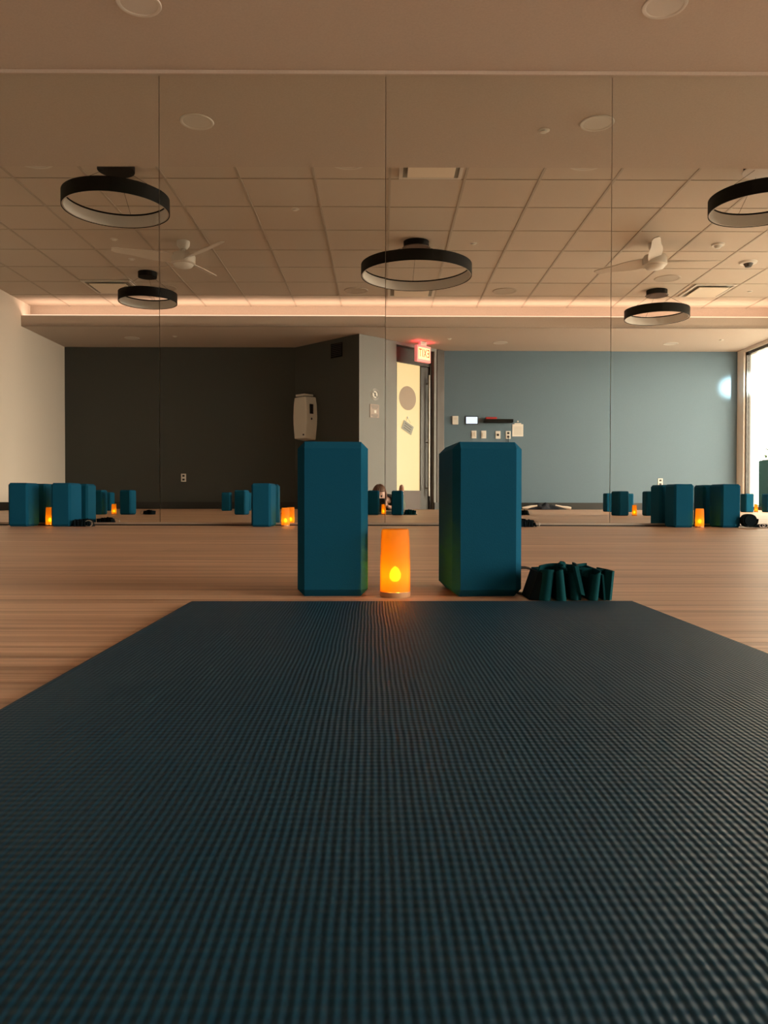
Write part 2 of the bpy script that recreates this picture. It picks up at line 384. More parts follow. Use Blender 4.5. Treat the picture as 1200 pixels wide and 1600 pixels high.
bm = bmesh.new(); prism(bm, seg_poly(S1 + .055, (T - P).length - .015, .012, 0), 0, ZB); struct('reflection_strip', bm, M_reflect_brown)  # panel added over the wall; its brown stands in for a dark reflection
bm = bmesh.new(); prism(bm, seg_poly(S0 - .1, S1 + .1, -.185, -.26), -.01, 2.5); struct('wall_light_stop', bm, M_dark)  # unseen backing added behind the door to stop light leaking in
# exit sign
ex = wf((.585, RY(11.28), 2.10), nP); t = thing('exit_sign', 'lit red and yellow EXIT sign hanging from the soffit by the door', 'exit sign', matrix=ex)
boxo('housing', (0, .125, 0), (.29, .235, .055), M_exithouse, t, bevel=.008)
boxo('face_panel', (0, .128, .0285), (.235, .165, .004), M_exitface, t)
boxo('ceiling_mount', (0, .272, 0), (.12, .055, .04), M_vent, t)
fc = bpy.data.curves.new('exit_text', 'FONT'); fc.body = 'EXIT'; fc.size = .17; fc.align_x = 'CENTER'; fc.align_y = 'CENTER'; fc.extrude = .001; fc.offset = .001; fc.space_character = 1.15
fo = bpy.data.objects.new('exit_text_tmp', fc); C.objects.link(fo)
dg = bpy.context.evaluated_depsgraph_get(); me = bpy.data.meshes.new_from_object(fo.evaluated_get(dg)); bpy.data.objects.remove(fo)
me.materials.clear(); me.materials.append(M_exitletter)
lt = bpy.data.objects.new('letters', me); C.objects.link(lt); lt.parent = t; lt.location = (0, .128, .0318); lt.scale = (.56, .95, 1)
pl = bpy.data.lights.new('exit_glow', 'AREA'); pl.shape = 'RECTANGLE'; pl.size = .24; pl.size_y = .04; pl.energy = 3.5; pl.color = (1, .04, .06)
po = bpy.data.objects.new('exit_glow', pl); C.objects.link(po); po.parent = t; po.location = (0, .247, .0); po.rotation_euler = (R(90), 0, 0)

# wall mounted things
def wall_thing(name, label, cat, x, z, n=(0, 1, 0), y=None, group=None):
    return thing(name, label, cat, matrix=wf((x, YT if y is None else y, z), n), group=group)
t = thing('round_sign', 'round taupe wall sign with a crossed out phone', 'sign', matrix=wf(at(.292, 0, 1.60), nP))
bm = bmesh.new(); lathe(bm, [(0, 0), (.078, 0), (.078, .006), (0, .006)], 40); obj('plate', bm, M_vent, t)
bm = bmesh.new(); lathe(bm, [(.050, .006), (.060, .006), (.060, .009), (.050, .009)], 40, closed=True)
box(bm, (0, 0, .008), (.105, .010, .003), Matrix.Rotation(R(45), 3, 'Z')); box(bm, (0, 0, .0075), (.026, .055, .003)); obj('symbol', bm, M_grey, t)
bm = bmesh.new(); lathe(bm, [(.066, .006), (.074, .006), (.074, .008), (.066, .008)], 40, closed=True); obj('rim', bm, M_grey, t)
t = thing('square_sign', 'square taupe wall plaque with fine lettering below the round sign', 'sign', matrix=wf(at(.282, 0, 1.37), nP))
boxo('plate', (0, 0, .004), (.17, .185, .008), M_gold, t)
bm = bmesh.new()
for yy, w in ((.072, .13), (.055, .13), (.038, .10), (-.05, .12), (-.066, .12), (-.08, .08)): box(bm, (0, yy, .009), (w, .006, .002))
obj('printed_lines', bm, M_grey, t); boxo('emblem', (-.01, -.008, .009), (.04, .04, .003), M_paper, t)
# dispenser and grille on the dark angled wall
def qat(u, z, off=0): v = P + (Q - P).normalized() * u + nQ * off; return Vector((v.x, v.y, z))
t = thing('wipe_dispenser', 'cream wall mounted wipe dispenser on the dark angled wall', 'dispenser', matrix=wf(qat(1.05, 1.0), nQ))
bm = bmesh.new(); W = .16
prof = [(-W + .02, 0), (-W - .01, .22), (-W - .015, .33), (-W - .005, .5), (-W + .02, .62), (W - .02, .62), (W + .005, .5), (W + .015, .33), (W + .01, .22), (W - .02, 0)]
a = [bm.verts.new((x, y, 0)) for x, y in prof]; b = [bm.verts.new((x * .86, .02 + y * .96, .19)) for x, y in prof]
bm.faces.new(a[::-1]); bm.faces.new(b)
for i in range(10): bm.faces.new((a[i], a[(i + 1) % 10], b[(i + 1) % 10], b[i]))
obj('cover', bm, M_white, t, bevel=.012, seg=3)
boxo('top_lid', (0, .645, .10), (.20, .03, .17), M_white, t, bevel=.006)
boxo('label_panel', (-.158, .44, .10), (.014, .14, .06), M_dkplastic, t); boxo('lock', (-.155, .30, .10), (.02, .03, .02), M_dkplastic, t)
boxo('feed_slot', (-.09, .07, .19), (.03, .022, .012), M_dkplastic, t)
t = thing('wall_grille', 'small black louvred grille high on the dark angled wall', 'grille', matrix=wf(qat(.46, 2.235), nQ))
boxo('grille_frame', (0, 0, .003), (.24, .20, .006), M_black, t)
bm = bmesh.new()
for k in range(7): box(bm, (0, -.075 + .025 * k, .009), (.21, .006, .012), Matrix.Rotation(R(30), 3, 'X'))
obj('louvre', bm, M_base, t)
def outlet(label, x, z, y, n=(0, 1, 0), kind='duplex', cat='outlet', name='wall_outlet'):
    t = thing(name, label, cat, matrix=wf((x, y, z), n))
    boxo('cover_plate', (0, 0, .004), (.075, .118, .008), M_white, t, bevel=.003)
    bm = bmesh.new()
    if kind == 'duplex':
        bm.free()
        for s in (-1, 1): boxo('socket', (0, .028 * s, .009), (.034, .028, .003), M_dkplastic, t)
    elif kind == 'switch':
        box(bm, (0, 0, .011), (.034, .066, .008)); obj('rocker', bm, M_vent, t)
    elif kind == 'knob':
        lathe(bm, [(0, .008), (.018, .008), (.015, .022), (0, .022)], 24); obj('dial', bm, M_dkplastic, t, smooth=True)
    elif kind == 'double':
        bm.free()
        for s in (-1, 1): boxo('rocker', (.018 * s, 0, .011), (.022, .066, .008), M_vent, t)
    return t
outlet('white wall outlet low on the dark rear wall', -2.95, .462, YQ)
outlet('white outlet low on the blue grey wall near the window', 4.24, .42, YT)
outlet('white double light switch below the lit tablet', 1.40, 1.135, YT, kind='double', cat='switch', name='light_switch')
outlet('white rocker switch between the double switch and the dial', 1.548, 1.135, YT, kind='switch', cat='switch', name='light_switch')
outlet('white wall plate with a black dial knob', 1.765, 1.13, YT, kind='knob', cat='dimmer', name='dimmer_plate')
t = outlet('white wall plate with a black cable hanging from it', 1.92, 1.13, YT, kind='duplex', cat='outlet', name='cable_outlet')
bm = bmesh.new(); tube(bm, [(0, -.01, .012), (0, -.04, .03), (.0, -.12, .02), (.01, -.4, .012), (.0, -1.0, .012)], .004, 6); obj('cable', bm, M_dkplastic, t, smooth=True)
t = wall_thing('thermostat', 'pale rectangular thermostat beside the lit tablet', 'thermostat', 1.115, 1.35)
boxo('case', (0, 0, .012), (.09, .13, .024), M_white, t, bevel=.006); boxo('display', (0, .025, .025), (.05, .035, .002), M_vent, t)
t = wall_thing('control_tablet', 'wall tablet with a bright white glowing screen', 'tablet', 1.365, 1.35)
boxo('case', (0, 0, .008), (.195, .125, .016), M_dkplastic, t, bevel=.005); boxo('screen', (0, 0, .0168), (.172, .102, .0015), M_screen, t)
t = wall_thing('wall_shelf', 'narrow black wall shelf above the switches', 'shelf', 1.76, 1.315)
boxo('board', (0, .01, .07), (.43, .03, .14), M_black, t); boxo('lip', (0, .032, .137), (.43, .02, .006), M_black, t)
o = boxo('red_case', (0, 0, 0), (.17, .10, .045), M_red, None, bevel=.01); o.location = (1.65, YT + .07, 1.368); tag(o, 'small flat red case lying on the black wall shelf', 'case')
t = wall_thing('clipboard', 'white notice sheet on a clip hanging beside the shelf', 'notice', 2.065, 1.20)
boxo('sheet', (0, 0, .004), (.165, .185, .003), M_paper, t)
bm = bmesh.new()
for k in range(6): box(bm, (0, .05 - .022 * k, .0062), (.12, .004, .001))
obj('printed_lines', bm, M_card, t); boxo('clip', (0, .1, .006), (.10, .02, .01), M_vent, t)
bm = bmesh.new(); lathe(bm, [(0, 0), (.014, 0), (.012, .014), (0, .016)], 16, (0, .135, 0)); obj('pin', bm, M_white, t)

# ------------------------------------------------------------------ ceiling fittings
def make_ring(r, zt=2.49, zb=2.382, cr=.13, dish=True, h=None):
    t = thing('ring_pendant', '', 'pendant light')
    H = .108
    latheo('drum', [(r, 0), (r, H), (r - .006, H), (r - .006, 0)], M_black, t, 96, closed=True)
    latheo('diffuser', [(r - .0065, .004), (r - .0065, H - .010), (r - .018, H - .012), (r - .018, .004)], M_liner, t, 96, closed=True)
    latheo('inner_rim', [(r - .0185, H - .014), (r - .0185, H), (r - .007, H), (r - .007, H - .012)], M_black, t, 96, closed=True)
    top = ZC - 2.382
    latheo('canopy', [(0, top - (.044 if cr > .1285 else .062)), (cr, top - (.042 if cr > .1285 else .060)), (cr, top - .002), (0, top)], M_black, t, 40)
    q = .018 if cr > .1285 else 0
    if dish: latheo('canopy_dish', [(0, top - .072 + q), (cr * 1.06, top - .070 + q), (cr * 1.1, top - .064 + q), (cr, top - .0625 + q), (0, top - .0625 + q)], M_liner if dish == 2 else M_kick, t, 40)
    for k in range(3):
        a = 2 * math.pi * k / 3 + .5; bm = bmesh.new()
        tube(bm, [((r - .012) * math.cos(a), (r - .012) * math.sin(a), H - .003), (cr * .7 * math.cos(a), cr * .7 * math.sin(a), top - .06)], .0015, 6); obj('cable', bm, M_black, t)
    return t
rings = [(-2.06, 6.15, .40, .14, 0, 'black ring pendant nearest the mirror on the left side'),
         (.345, 7.93, .555, .128, 1, 'largest black ring pendant hanging in the room centre'),
         (2.93, 6.10, .385, .13, 2, 'black ring pendant cut off by the right picture edge'),
         (-2.665, 9.02, .322, .105, 0, 'smallest black ring pendant beyond the left ceiling fan'),
         (3.39, 9.72, .385, .125, 1, 'black ring pendant beyond the right ceiling fan')]
for x, z, r, cr, dsh, lab in rings:
    t = make_ring(r, cr=cr, dish=dsh); t.location = (x, RY(z), 2.382); t['label'] = lab; t['group'] = 'black ring pendants'

def make_fan():
    t = thing('ceiling_fan', '', 'ceiling fan')
    latheo('ceiling_cup', [(0, -.085), (.035, -.08), (.062, -.045), (.065, 0), (0, 0)], M_vent, t, 32)
    latheo('downrod', [(0, -.13), (.016, -.13), (.016, -.07), (0, -.07)], M_vent, t, 16)
    latheo('motor', [(0, -.232), (.098, -.230), (.118, -.218), (.120, -.150), (.105, -.125), (.03, -.118), (0, -.118)], M_vent, t, 40)
    latheo('light_cap', [(0, -.266), (.05, -.263), (.085, -.252), (.100, -.2325), (0, -.2325)], M_white, t, 40)
    return t
def add_blades(t, angles):
    for a in angles:
        bm = bmesh.new(); top = []; N = 14
        rows = []
        for i in range(N + 1):
            u = i / N; r = .10 + .58 * u; w = .066 + .015 * math.sin(math.pi * min(1, u * 1.6)) - .028 * u
            if i == N: w *= .6
            tw = -R(24 - 10 * u); z = -.175 + .02 * u
            row = []
            for s, dz in ((-1, .004), (1, .004), (1, -.004), (-1, -.004)):
                row.append(bm.verts.new((r, s * w * math.cos(tw), z + s * w * math.sin(tw) + dz)))
            rows.append(row)
        for p, q in zip(rows, rows[1:]):
            for k in range(4): bm.faces.new((p[k], p[(k + 1) % 4], q[(k + 1) % 4], q[k]))
        bm.faces.new(rows[0]); bm.faces.new(rows[-1][::-1])
        o = obj('blade', bm, M_vent, t); o.rotation_euler = (0, 0, a)
f1 = make_fan(); add_blades(f1, [R(-201), R(-316), R(-75)]); f1.location = (-1.995, RY(7.95), ZC)
tag(f1, 'white three blade ceiling fan between the two left ring pendants', None, 'white ceiling fans')
f2 = make_fan(); add_blades(f2, [R(-134), R(-5), R(-252)]); f2.location = (2.75, RY(7.95), ZC)
tag(f2, 'white three blade ceiling fan between the two right ring pendants', None, 'white ceiling fans')

def diffuser(x, y, sx, sy, label):
    t = thing('air_diffuser', label, 'ceiling vent', (x, y, ZC - .006), group='square ceiling air diffusers')
    bm = bmesh.new(); f = .03
    for s in (-1, 1):
        box(bm, (s * (sx / 2 - f / 2), 0, -.004), (f, sy, .012)); box(bm, (0, s * (sy / 2 - f / 2), -.004), (sx - 2 * f, f, .012))
    obj('frame', bm, M_vent, t)
    boxo('plenum', (0, 0, -.0005), (sx - 2 * f, sy - 2 * f, .003), M_card, t)
    boxo('panel', (0, 0, -.022), (sx * .74, sy * .74, .010), M_panelglow, t, bevel=.003)
    for ax in (-1, 1): boxo('bracket', (ax * sx * .3, 0, -.010), (.01, .01, .018), M_vent, t)
diffuser(-3.26, RY(9.62), .58, .57, 'square ceiling air diffuser beyond the left ring pendants')
diffuser(4.0, RY(9.70), .50, .58, 'square ceiling air diffuser near the daylight window')
diffuser(.365, RY(9.74), .58, .56, 'square ceiling air diffuser behind the large central ring')
diffuser(.385, RY(6.08), .50, .55, 'square ceiling air diffuser cut by the soffit edge')
def disc(name, label, cat, x, y, z, r, m, drop=.008, group=None, inner=True):
    t = thing(name, label, cat, (x, y, z), group=group)
    latheo('trim_ring', [(r * .80, -.0005), (r * .80, -drop * .6), (r * .86, -drop), (r * .97, -drop * .8), (r, -.0005)], m, t, 40, closed=True)
    latheo('cover', [(0, -drop * .45), (r * .80, -drop * .45), (r * .80, -.0008), (0, -.0008)], m, t, 40)
for x, z, lab in ((-.32, 9.78, 'round ceiling speaker left of the central ring near the cove'), (1.52, 9.78, 'round ceiling speaker right of the central ring near the cove'),
                  (3.33, 9.2, 'round ceiling speaker below the right ceiling fan'), (-2.66, 9.68, 'round ceiling speaker beyond the smallest ring pendant'),
                  (-.26, 6.06, 'round ceiling speaker at the soffit edge near centre'), (-2.66, 6.06, 'round ceiling speaker at the soffit edge far left'), (1.57, 6.06, 'round ceiling speaker at the soffit edge on the right')):
    disc('ceiling_speaker', lab, 'speaker', x, RY(z), ZC, .15, M_bar if z > 9 else M_vent, .008, 'round ceiling speakers')
for x, y, z, lab in ((-1.145, RY(4.90), ZF, 'round soffit downlight above the mirror on the left'), (1.33, RY(4.90), ZF, 'round soffit downlight above the mirror on the right'),
                     (-3.49, RY(11.07), ZB, 'round downlight in the rear soffit before the dark wall'), (1.70, RY(11.32), ZB, 'round downlight in the rear soffit near the exit sign'),
                     (4.16, RY(11.34), ZB, 'round downlight in the rear soffit near the window')):
    disc('downlight', lab, 'ceiling light', x, y, z, .105, M_vent, .007, 'round recessed downlights')
def sprinkler(x, y, z, lab, r=.038):
    t = thing('sprinkler', lab, 'sprinkler', (x, y, z), group='small ceiling sprinklers')
    latheo('escutcheon', [(0, -.004), (r * .8, -.004), (r, -.001), (r, 0), (0, 0)], M_vent, t, 24)
    latheo('cap', [(0, -.014), (r * .55, -.012), (r * .55, -.004), (0, -.004)], M_white, t, 16)
for x, z, h, lab in ((1.02, 5.0, ZF, 'small round sprinkler plate in the soffit above the mirror'), (-2.66, 7.88, ZC, 'small ceiling sprinkler left of the left fan blade'),
                     (-.775, 7.06, ZC, 'small ceiling sprinkler left of the large central ring'), (.925, 7.97, ZC, 'small ceiling sprinkler right of the large central ring'),
                     (-2.69, 8.53, ZC, 'small ceiling sprinkler before the smallest ring pendant'), (.945, 11.05, ZB, 'small sprinkler in the rear soffit beside the exit sign'),
                     (4.77, 11.07, ZB, 'small sprinkler in the rear soffit nearest the window'), (-2.87, 10.95, ZB, 'small sprinkler in the rear soffit before the dark wall'), (4.55, 9.75, ZC, 'small ceiling sprinkler beside the diffuser near the window')):
    sprinkler(x, RY(z), h, lab)
t = thing('smoke_detector', 'small white smoke detector right of the right ceiling fan', 'smoke detector', (3.395, RY(7.97), ZC))
latheo('base', [(0, -.018), (.060, -.016), (.065, 0), (0, 0)], M_white, t, 32); latheo('sensor_dome', [(0, -.045), (.025, -.04), (.04, -.018), (0, -.018)], M_white, t, 24)
t = thing('occupancy_sensor', 'larger white domed ceiling sensor near the window side', 'sensor', (3.975, RY(8.56), ZC))
latheo('base', [(0, -.02), (.085, -.018), (.095, 0), (0, 0)], M_white, t, 32); latheo('sensor_dome', [(0, -.06), (.03, -.055), (.05, -.02), (0, -.02)], M_grey, t, 24)

# ------------------------------------------------------------------ yoga things on the floor
bm = bmesh.new(); box(bm, (0, 0, .003), (.602, 1.73, .006))
o = obj('yoga_mat', bm, M_mat, bevel=.0025, seg=2); o.location = (.043 + .012, 1.0675 - .865, 0); o.rotation_euler = (0, 0, R(.8))
tag(o, 'dark navy ribbed yoga mat unrolled on the wood floor', 'yoga mat')

def make_block():
    bm = bmesh.new(); box(bm, (0, 0, .1145), (.104, .152, .229)); o = obj('yoga_block', bm, M_foam, bevel=.0105, seg=1); return tag(o, None, 'yoga block')
block = make_block()
B = [(-.0755, 1.233, 3, 'teal foam yoga block left of the nearest glowing candle', 0), (.1515, 1.233, 4.5, 'teal foam yoga block right of the nearest glowing candle', 0)]
G1 = 'teal blocks standing against the mirror'; G2 = 'teal blocks level with the near pair'; G3 = 'teal blocks of the rear row'
ym = 4.132 + .076
B += [(-1.908, ym, 1, 'teal yoga block at the mirror, leftmost of all', G1), (-1.680, ym, -2, 'teal yoga block at the mirror beside the leftmost strap', G1),
      (-.628, ym, -4, 'teal yoga block at the mirror left of the middle candle', G1),
      (1.593, ym, -1, 'teal yoga block at the mirror left of the right candle', G1), (1.838, ym, 1, 'teal yoga block at the mirror right of the right candle', G1)]
y1 = RY(7.32) - .076
B += [(-2.645, y1, 0, 'teal yoga block reflected left of the far left candle', G2), (-2.375, y1, 3, 'teal yoga block reflected right of the far left candle', G2),
      (-1.312, y1, 6, 'teal yoga block reflected beside the block with the middle candle', G2),
      (2.245, y1, -14, 'teal yoga block reflected left of the small right candle', G2), (2.525, y1, 4, 'teal yoga block reflected right of the small right candle', G2)]
y2 = RY(9.72) - .076
B += [(-3.385, y2, 0, 'small teal yoga block reflected behind the far left candle', G3), (-1.925, y2, 0, 'farthest teal yoga block standing alone before the dark wall', G3),
      (-1.685, y2, 0, 'teal yoga block of the rear row nearly hidden by another block', G3),
      (2.83, y2, 0, 'teal yoga block of the rear row crossed by the mirror seam', G3), (3.07, y2, 0, 'teal yoga block of the rear row peeking behind a nearer block', G3),
      (4.56, y2, 0, 'bright blue daylit yoga block in front of the window', G3), (4.83, y2, 0, 'bright blue daylit yoga block by the planter at the right edge', G3)]
for i, (x, y, a, lab, g) in enumerate(B):
    place(block, i == 0, (x, y, 0), R(a), lab, g or 'pair of teal blocks by the mat')

def make_candle():
    t = thing('candle', '', 'candle')
    out = [(.0225, .008), (.0222, .05), (.0212, .085), (.0208, .096), (.0195, .0995), (.0180, .1000)]
    inn = [(.0172, .0985), (.0185, .095), (.0192, .085), (.0203, .05), (.0206, .009)]
    latheo('frosted_cup', out + inn, M_cup, t, 48, closed=True)
    latheo('base', [(0, 0), (.0222, 0), (.0228, .002), (.0226, .0078), (0, .0078)], M_cbase, t, 40)
    latheo('flame', [(0, .022), (.005, .023), (.0082, .028), (.0086, .033), (.0065, .039), (.003, .043), (0, .045)], M_flame, t, 20)
    latheo('wick_post', [(0, .0078), (.006, .0078), (.004, .022), (0, .022)], M_cbase, t, 12)
    return t
candle = make_candle()
for i, (x, y, lab) in enumerate([(.0205, 1.165, 'nearest glowing amber candle between the two large blocks'), (-1.775, 4.22, 'glowing amber candle between the leftmost blocks at the mirror'),
                                 (-.512, 4.20, 'glowing amber candle at the mirror right of the middle block'), (1.672, 4.13, 'glowing amber candle between the right blocks at the mirror'),
                                 (-2.495, RY(7.36), 'glowing amber candle reflected between the far left blocks'), (2.37, RY(7.36), 'glowing amber candle reflected between the right blocks'),
                                 (4.70, RY(9.85), 'faint glowing candle in front of the bright window')]):
    place(candle, i == 0, (x, y, 0), 0, lab, 'glowing amber candles')

def ribbon(bm, pts, z0, z1, th=.0022, lean=None):
    n = len(pts); L = []
    for i in range(n):
        p = Vector(pts[i]); a = Vector(pts[max(i - 1, 0)]); b = Vector(pts[min(i + 1, n - 1)])
        d = (b - a); d = d.normalized() if d.length > 1e-9 else Vector((1, 0)); nn = Vector((-d.y, d.x)) * th / 2
        lx = lean(i / (n - 1)) if lean else 0; zz0 = z0(i / (n - 1)) if callable(z0) else z0; zz1 = z1(i / (n - 1)) if callable(z1) else z1
        L.append([bm.verts.new((p.x + nn.x, p.y + nn.y, zz0)), bm.verts.new((p.x + nn.x + lx, p.y + nn.y, zz1)), bm.verts.new((p.x - nn.x + lx, p.y - nn.y, zz1)), bm.verts.new((p.x - nn.x, p.y - nn.y, zz0))])
    for a, b in zip(L, L[1:]):
        for k in range(4): bm.faces.new((a[k], a[(k + 1) % 4], b[(k + 1) % 4], b[k]))
    bm.faces.new(L[0]); bm.faces.new(L[-1][::-1])
def make_strap(m):
    t = thing('yoga_strap', '', 'yoga strap')
    bm = bmesh.new()
    xs = [-.046, -.031, -.020, -.008, .003, .014, .029, .040, .051]
    pts = []
    for i, x in enumerate(xs):              # accordion folds, U turns towards the viewer and away
        near = i % 2 == 0; y0, y1_ = -.034 + .004 * math.sin(i * 2.1), .036 + .005 * math.cos(i * 1.7)
        seq = [(x, y1_), (x + .001, (y0 + y1_) / 2), (x, y0)] if near else [(x, y0), (x - .001, (y0 + y1_) / 2), (x, y1_)]
        pts += seq
        if i < len(xs) - 1:
            xn = xs[i + 1]; rr = (xn - x) / 2; yy = seq[-1][1]; sg = -1 if near else 1
            for k in range(1, 8):
                a = math.pi * k / 8; pts.append((x + rr - rr * math.cos(a), yy + sg * rr * 1.1 * math.sin(a)))
    ribbon(bm, pts, .001, lambda u: .041 + .004 * math.sin(u * 23), .0026, lambda u: .006 * math.sin(u * 9 + 1))
    obj('folded_webbing', bm, m, t, smooth=True)
    bm = bmesh.new()                        # outer wrap and loose folds on top
    N = 40; w = []
    for i in range(N + 1):
        u = i / N; w.append((-.047 + .108 * u, -.020 + .010 * math.sin(u * 6.3) + .03 * u))
    ribbon(bm, w, lambda u: .034 + .006 * math.sin(u * 5), lambda u: .046 + .005 * math.sin(u * 4 + .6), .0028, lambda u: .004)
    ribbon(bm, [(-.044 + .0015 * k, .036 - .003 * math.sin(k * .3)) for k in range(60)], .002, lambda u: .042 + .006 * u, .0026)
    ribbon(bm, [(.012, -.038), (.015, -.040), (.019, -.040), (.024, -.020), (.028, .01), (.030, .03)], lambda u: .012 - .010 * u, .050, .003, lambda u: -.010)
    ribbon(bm, [(.050, -.030), (.058, -.036), (.062, -.030), (.061, 0), (.056, .034)], .001, .042, .0028, lambda u: .004)
    obj('outer_wrap', bm, m, t, smooth=True)
    bm = bmesh.new(); tube(bm, [(-.008 + .004 * math.cos(a), -.012 + .01 * math.sin(a), .046 + .005 * math.sin(a * 2)) for a in [k * .5 for k in range(13)]], .0042, 8); obj('knot', bm, m, t, smooth=True)
    bm = bmesh.new(); prism(bm, [(-.047, -.03), (-.038, -.038), (-.038, .03), (-.047, .03)], .001, .040)
    for v in bm.verts:
        if v.co.z < .01 and v.co.x < -.045: v.co.x -= .014
    obj('end_flap', bm, M_darkstrap, t)
    for dy in (-.010, .002):
        bm = bmesh.new(); tube(bm, [(-.056 + .024 * math.cos(a), dy + .045, .021 + .020 * math.sin(a)) for a in [R(40 + 280 * k / 20) for k in range(21)]], .0017, 8)
        obj('buckle_ring', bm, M_dkplastic if dy > 0 else M_grey, t, smooth=True)
    return t
strap = make_strap(M_strap)
strap.location = (.2685, 1.150, 0); strap.scale = (.95, 1, 1); strap['label'] = 'folded teal cotton strap beside the near right block'; strap['group'] = 'folded yoga straps'
strap2 = copy_tree(strap)
for ch in [x for x in bpy.data.objects if x.parent == strap2]:
    if ch.name.startswith('buckle_ring'): ch.data = ch.data.copy(); ch.data.materials[0] = M_steel
    elif 'flap' not in ch.name: ch.data = ch.data.copy(); ch.data.materials[0] = M_darkstrap
for i, (x, y, a, sc, lab) in enumerate([(-1.565, 4.15, 170, .80, 'dark folded strap at the mirror by the leftmost blocks'), (.78, 4.19, 175, .75, 'dark folded strap at the mirror peeking past the large block'),
                                        (-2.18, RY(7.40), 20, .85, 'dark folded strap reflected beside the far left blocks'), (1.345, RY(7.45), 190, .95, 'dark folded strap reflected right of the large block'),
                                        (-.90, RY(7.40), 0, .75, 'dark folded strap reflected behind the middle candle')]):
    place(strap2, i == 0, (x, y, 0), R(a), lab, 'folded yoga straps', sc)
# rolled strap by the right front blocks
t = thing('rolled_strap', 'dark rolled strap at the mirror beside the rightmost block', 'yoga strap', (1.925, 4.12, 0))
bm = bmesh.new(); pts = []
for k in range(150):
    a = k * .17; r = .006 + .032 * k / 149; pts.append((r * math.cos(a) * 1.1, r * math.sin(a)))
tmp = bmesh.new(); ribbon(tmp, pts, -.022, .022, .0022)
for v in tmp.verts: v.co = Vector((v.co.x, -v.co.z, v.co.y + .0395))
obj('coil', tmp, M_darkstrap, t, smooth=True); bm.free()
bm = bmesh.new(); tube(bm, [(.0, -.024, .039), (.0, .024, .039)], .030, 20); obj('core', bm, M_darkstrap, t)
boxo('tail', (.075, .0, .010), (.10, .04, .016), M_darkstrap, t, bevel=.004)
for dx in (.06, .075):
    bm = bmesh.new(); tube(bm, [(dx + .014 * math.cos(a), -.026, .012 + .009 * math.sin(a)) for a in [2 * math.pi * k / 20 for k in range(21)]], .0022, 8); obj('buckle_ring', bm, M_steel, t, smooth=True)

# clothes by the blue grey wall
t = thing('folded_jacket', 'dark navy jacket heaped on the floor against the blue grey wall', 'jacket', (2.42, YT + .19, 0))
bm = bmesh.new(); bmesh.ops.create_uvsphere(bm, u_segments=40, v_segments=20, radius=1)
for v in bm.verts:
    p = v.co.copy(); w = 1 + .14 * math.sin(p.x * 7 + p.y * 3) + .1 * math.sin(p.y * 9 - p.x * 4)
    v.co = Vector((p.x * .22 * w, p.y * .12 * w, max(0, p.z) * .085 * (1 + .25 * math.sin(p.x * 11)) + .002))
obj('body', bm, M_navy, t, smooth=True)
bm = bmesh.new(); tube(bm, [(-.15, .02, .03), (-.05, -.09, .04), (.08, -.10, .045), (.2, -.04, .03)], [.02, .03, .03, .018], 10); obj('sleeve', bm, M_navy, t, smooth=True)
for x, a, lab in ((2.20, 20, 'pale cloth end sticking out left of the navy jacket'), (2.70, -18, 'pale cloth end sticking out right of the navy jacket')):
    bm = bmesh.new()
    tube(bm, [(-.12, 0, .028), (-.05, .01, .034), (.02, -.01, .05), (.10, .01, .062)] if a > 0 else [(-.13, 0, .068), (-.03, .01, .045), (.05, -.01, .032), (.10, .01, .024)], [.014, .022, .018, .012] if a > 0 else [.010, .014, .022, .018], 10)
    o = obj('pale_cloth', bm, M_towel, smooth=True); o.location = (x, YT + .33, -.0); tag(o, lab, 'cloth', 'pale cloths under the jacket')

# ------------------------------------------------------------------ outside the window
sbox('ground_outside', (14.5, 0, -.06), (18, 40, .1), M_conc)
t = thing('planter', 'green grey planter box outside the window with leafy plant', 'planter', (6.55, RY(12.3), 0))
boxo('box', (0, 0, .385), (1.1, .42, .79), M_planter, t, bevel=.01)
boxo('soil', (0, 0, .782), (1.02, .34, .02), M_kick, t)
bm = bmesh.new()
for k in range(420):
    a = random.uniform(0, 6.28); x = random.gauss(.05, .26); y = random.gauss(0, .10); z = .80 + abs(random.gauss(0, .16)); l = random.uniform(.05, .10)
    rot = Matrix.Rotation(a, 3, 'Z') @ Matrix.Rotation(random.uniform(-1, 1), 3, 'X')
    vs = [bm.verts.new(Vector((x, y, z)) + rot @ Vector(q)) for q in ((0, 0, 0), (l * .3, l * .4, .004), (0, l, 0), (-l * .3, l * .4, .004))]; bm.faces.new(vs)
o = obj('foliage', bm, M_leaf, t); o['kind'] = 'stuff'

# ------------------------------------------------------------------ the person lying on the mat behind the lens, seen in the mirror
def skin(name, chains, m, parent, sub=2, rootv=None):
    me = bpy.data.meshes.new(name); vs, es, rs, idx = [], [], [], {}
    for ch in chains:
        prev = None
        for p, r in ch:
            k = tuple(round(c, 4) for c in p)
            if k not in idx: idx[k] = len(vs); vs.append(p); rs.append(r)
            if prev is not None and prev != idx[k]: es.append((prev, idx[k]))
            prev = idx[k]
    me.from_pydata(vs, es, []); me.materials.append(m); o = bpy.data.objects.new(name, me); C.objects.link(o); o.parent = parent
    sk = o.modifiers.new('skin', 'SKIN'); sk.use_smooth_shade = True
    sv = me.skin_vertices[0] if me.skin_vertices else None
    if sv is None:
        bpy.context.view_layer.objects.active = o
    lay = me.skin_vertices[0].data if me.skin_vertices else me.attributes
    for i, r in enumerate(rs):
        rr = r if isinstance(r, tuple) else (r, r)
        me.skin_vertices[0].data[i].radius = rr; me.skin_vertices[0].data[i].use_root = (i == 0)
    sd = o.modifiers.new('sub', 'SUBSURF'); sd.levels = sub; sd.render_levels = sub
    return o
pr = thing('person', 'person lying face down on the mat holding up a phone', 'person', (0, 0, 0))
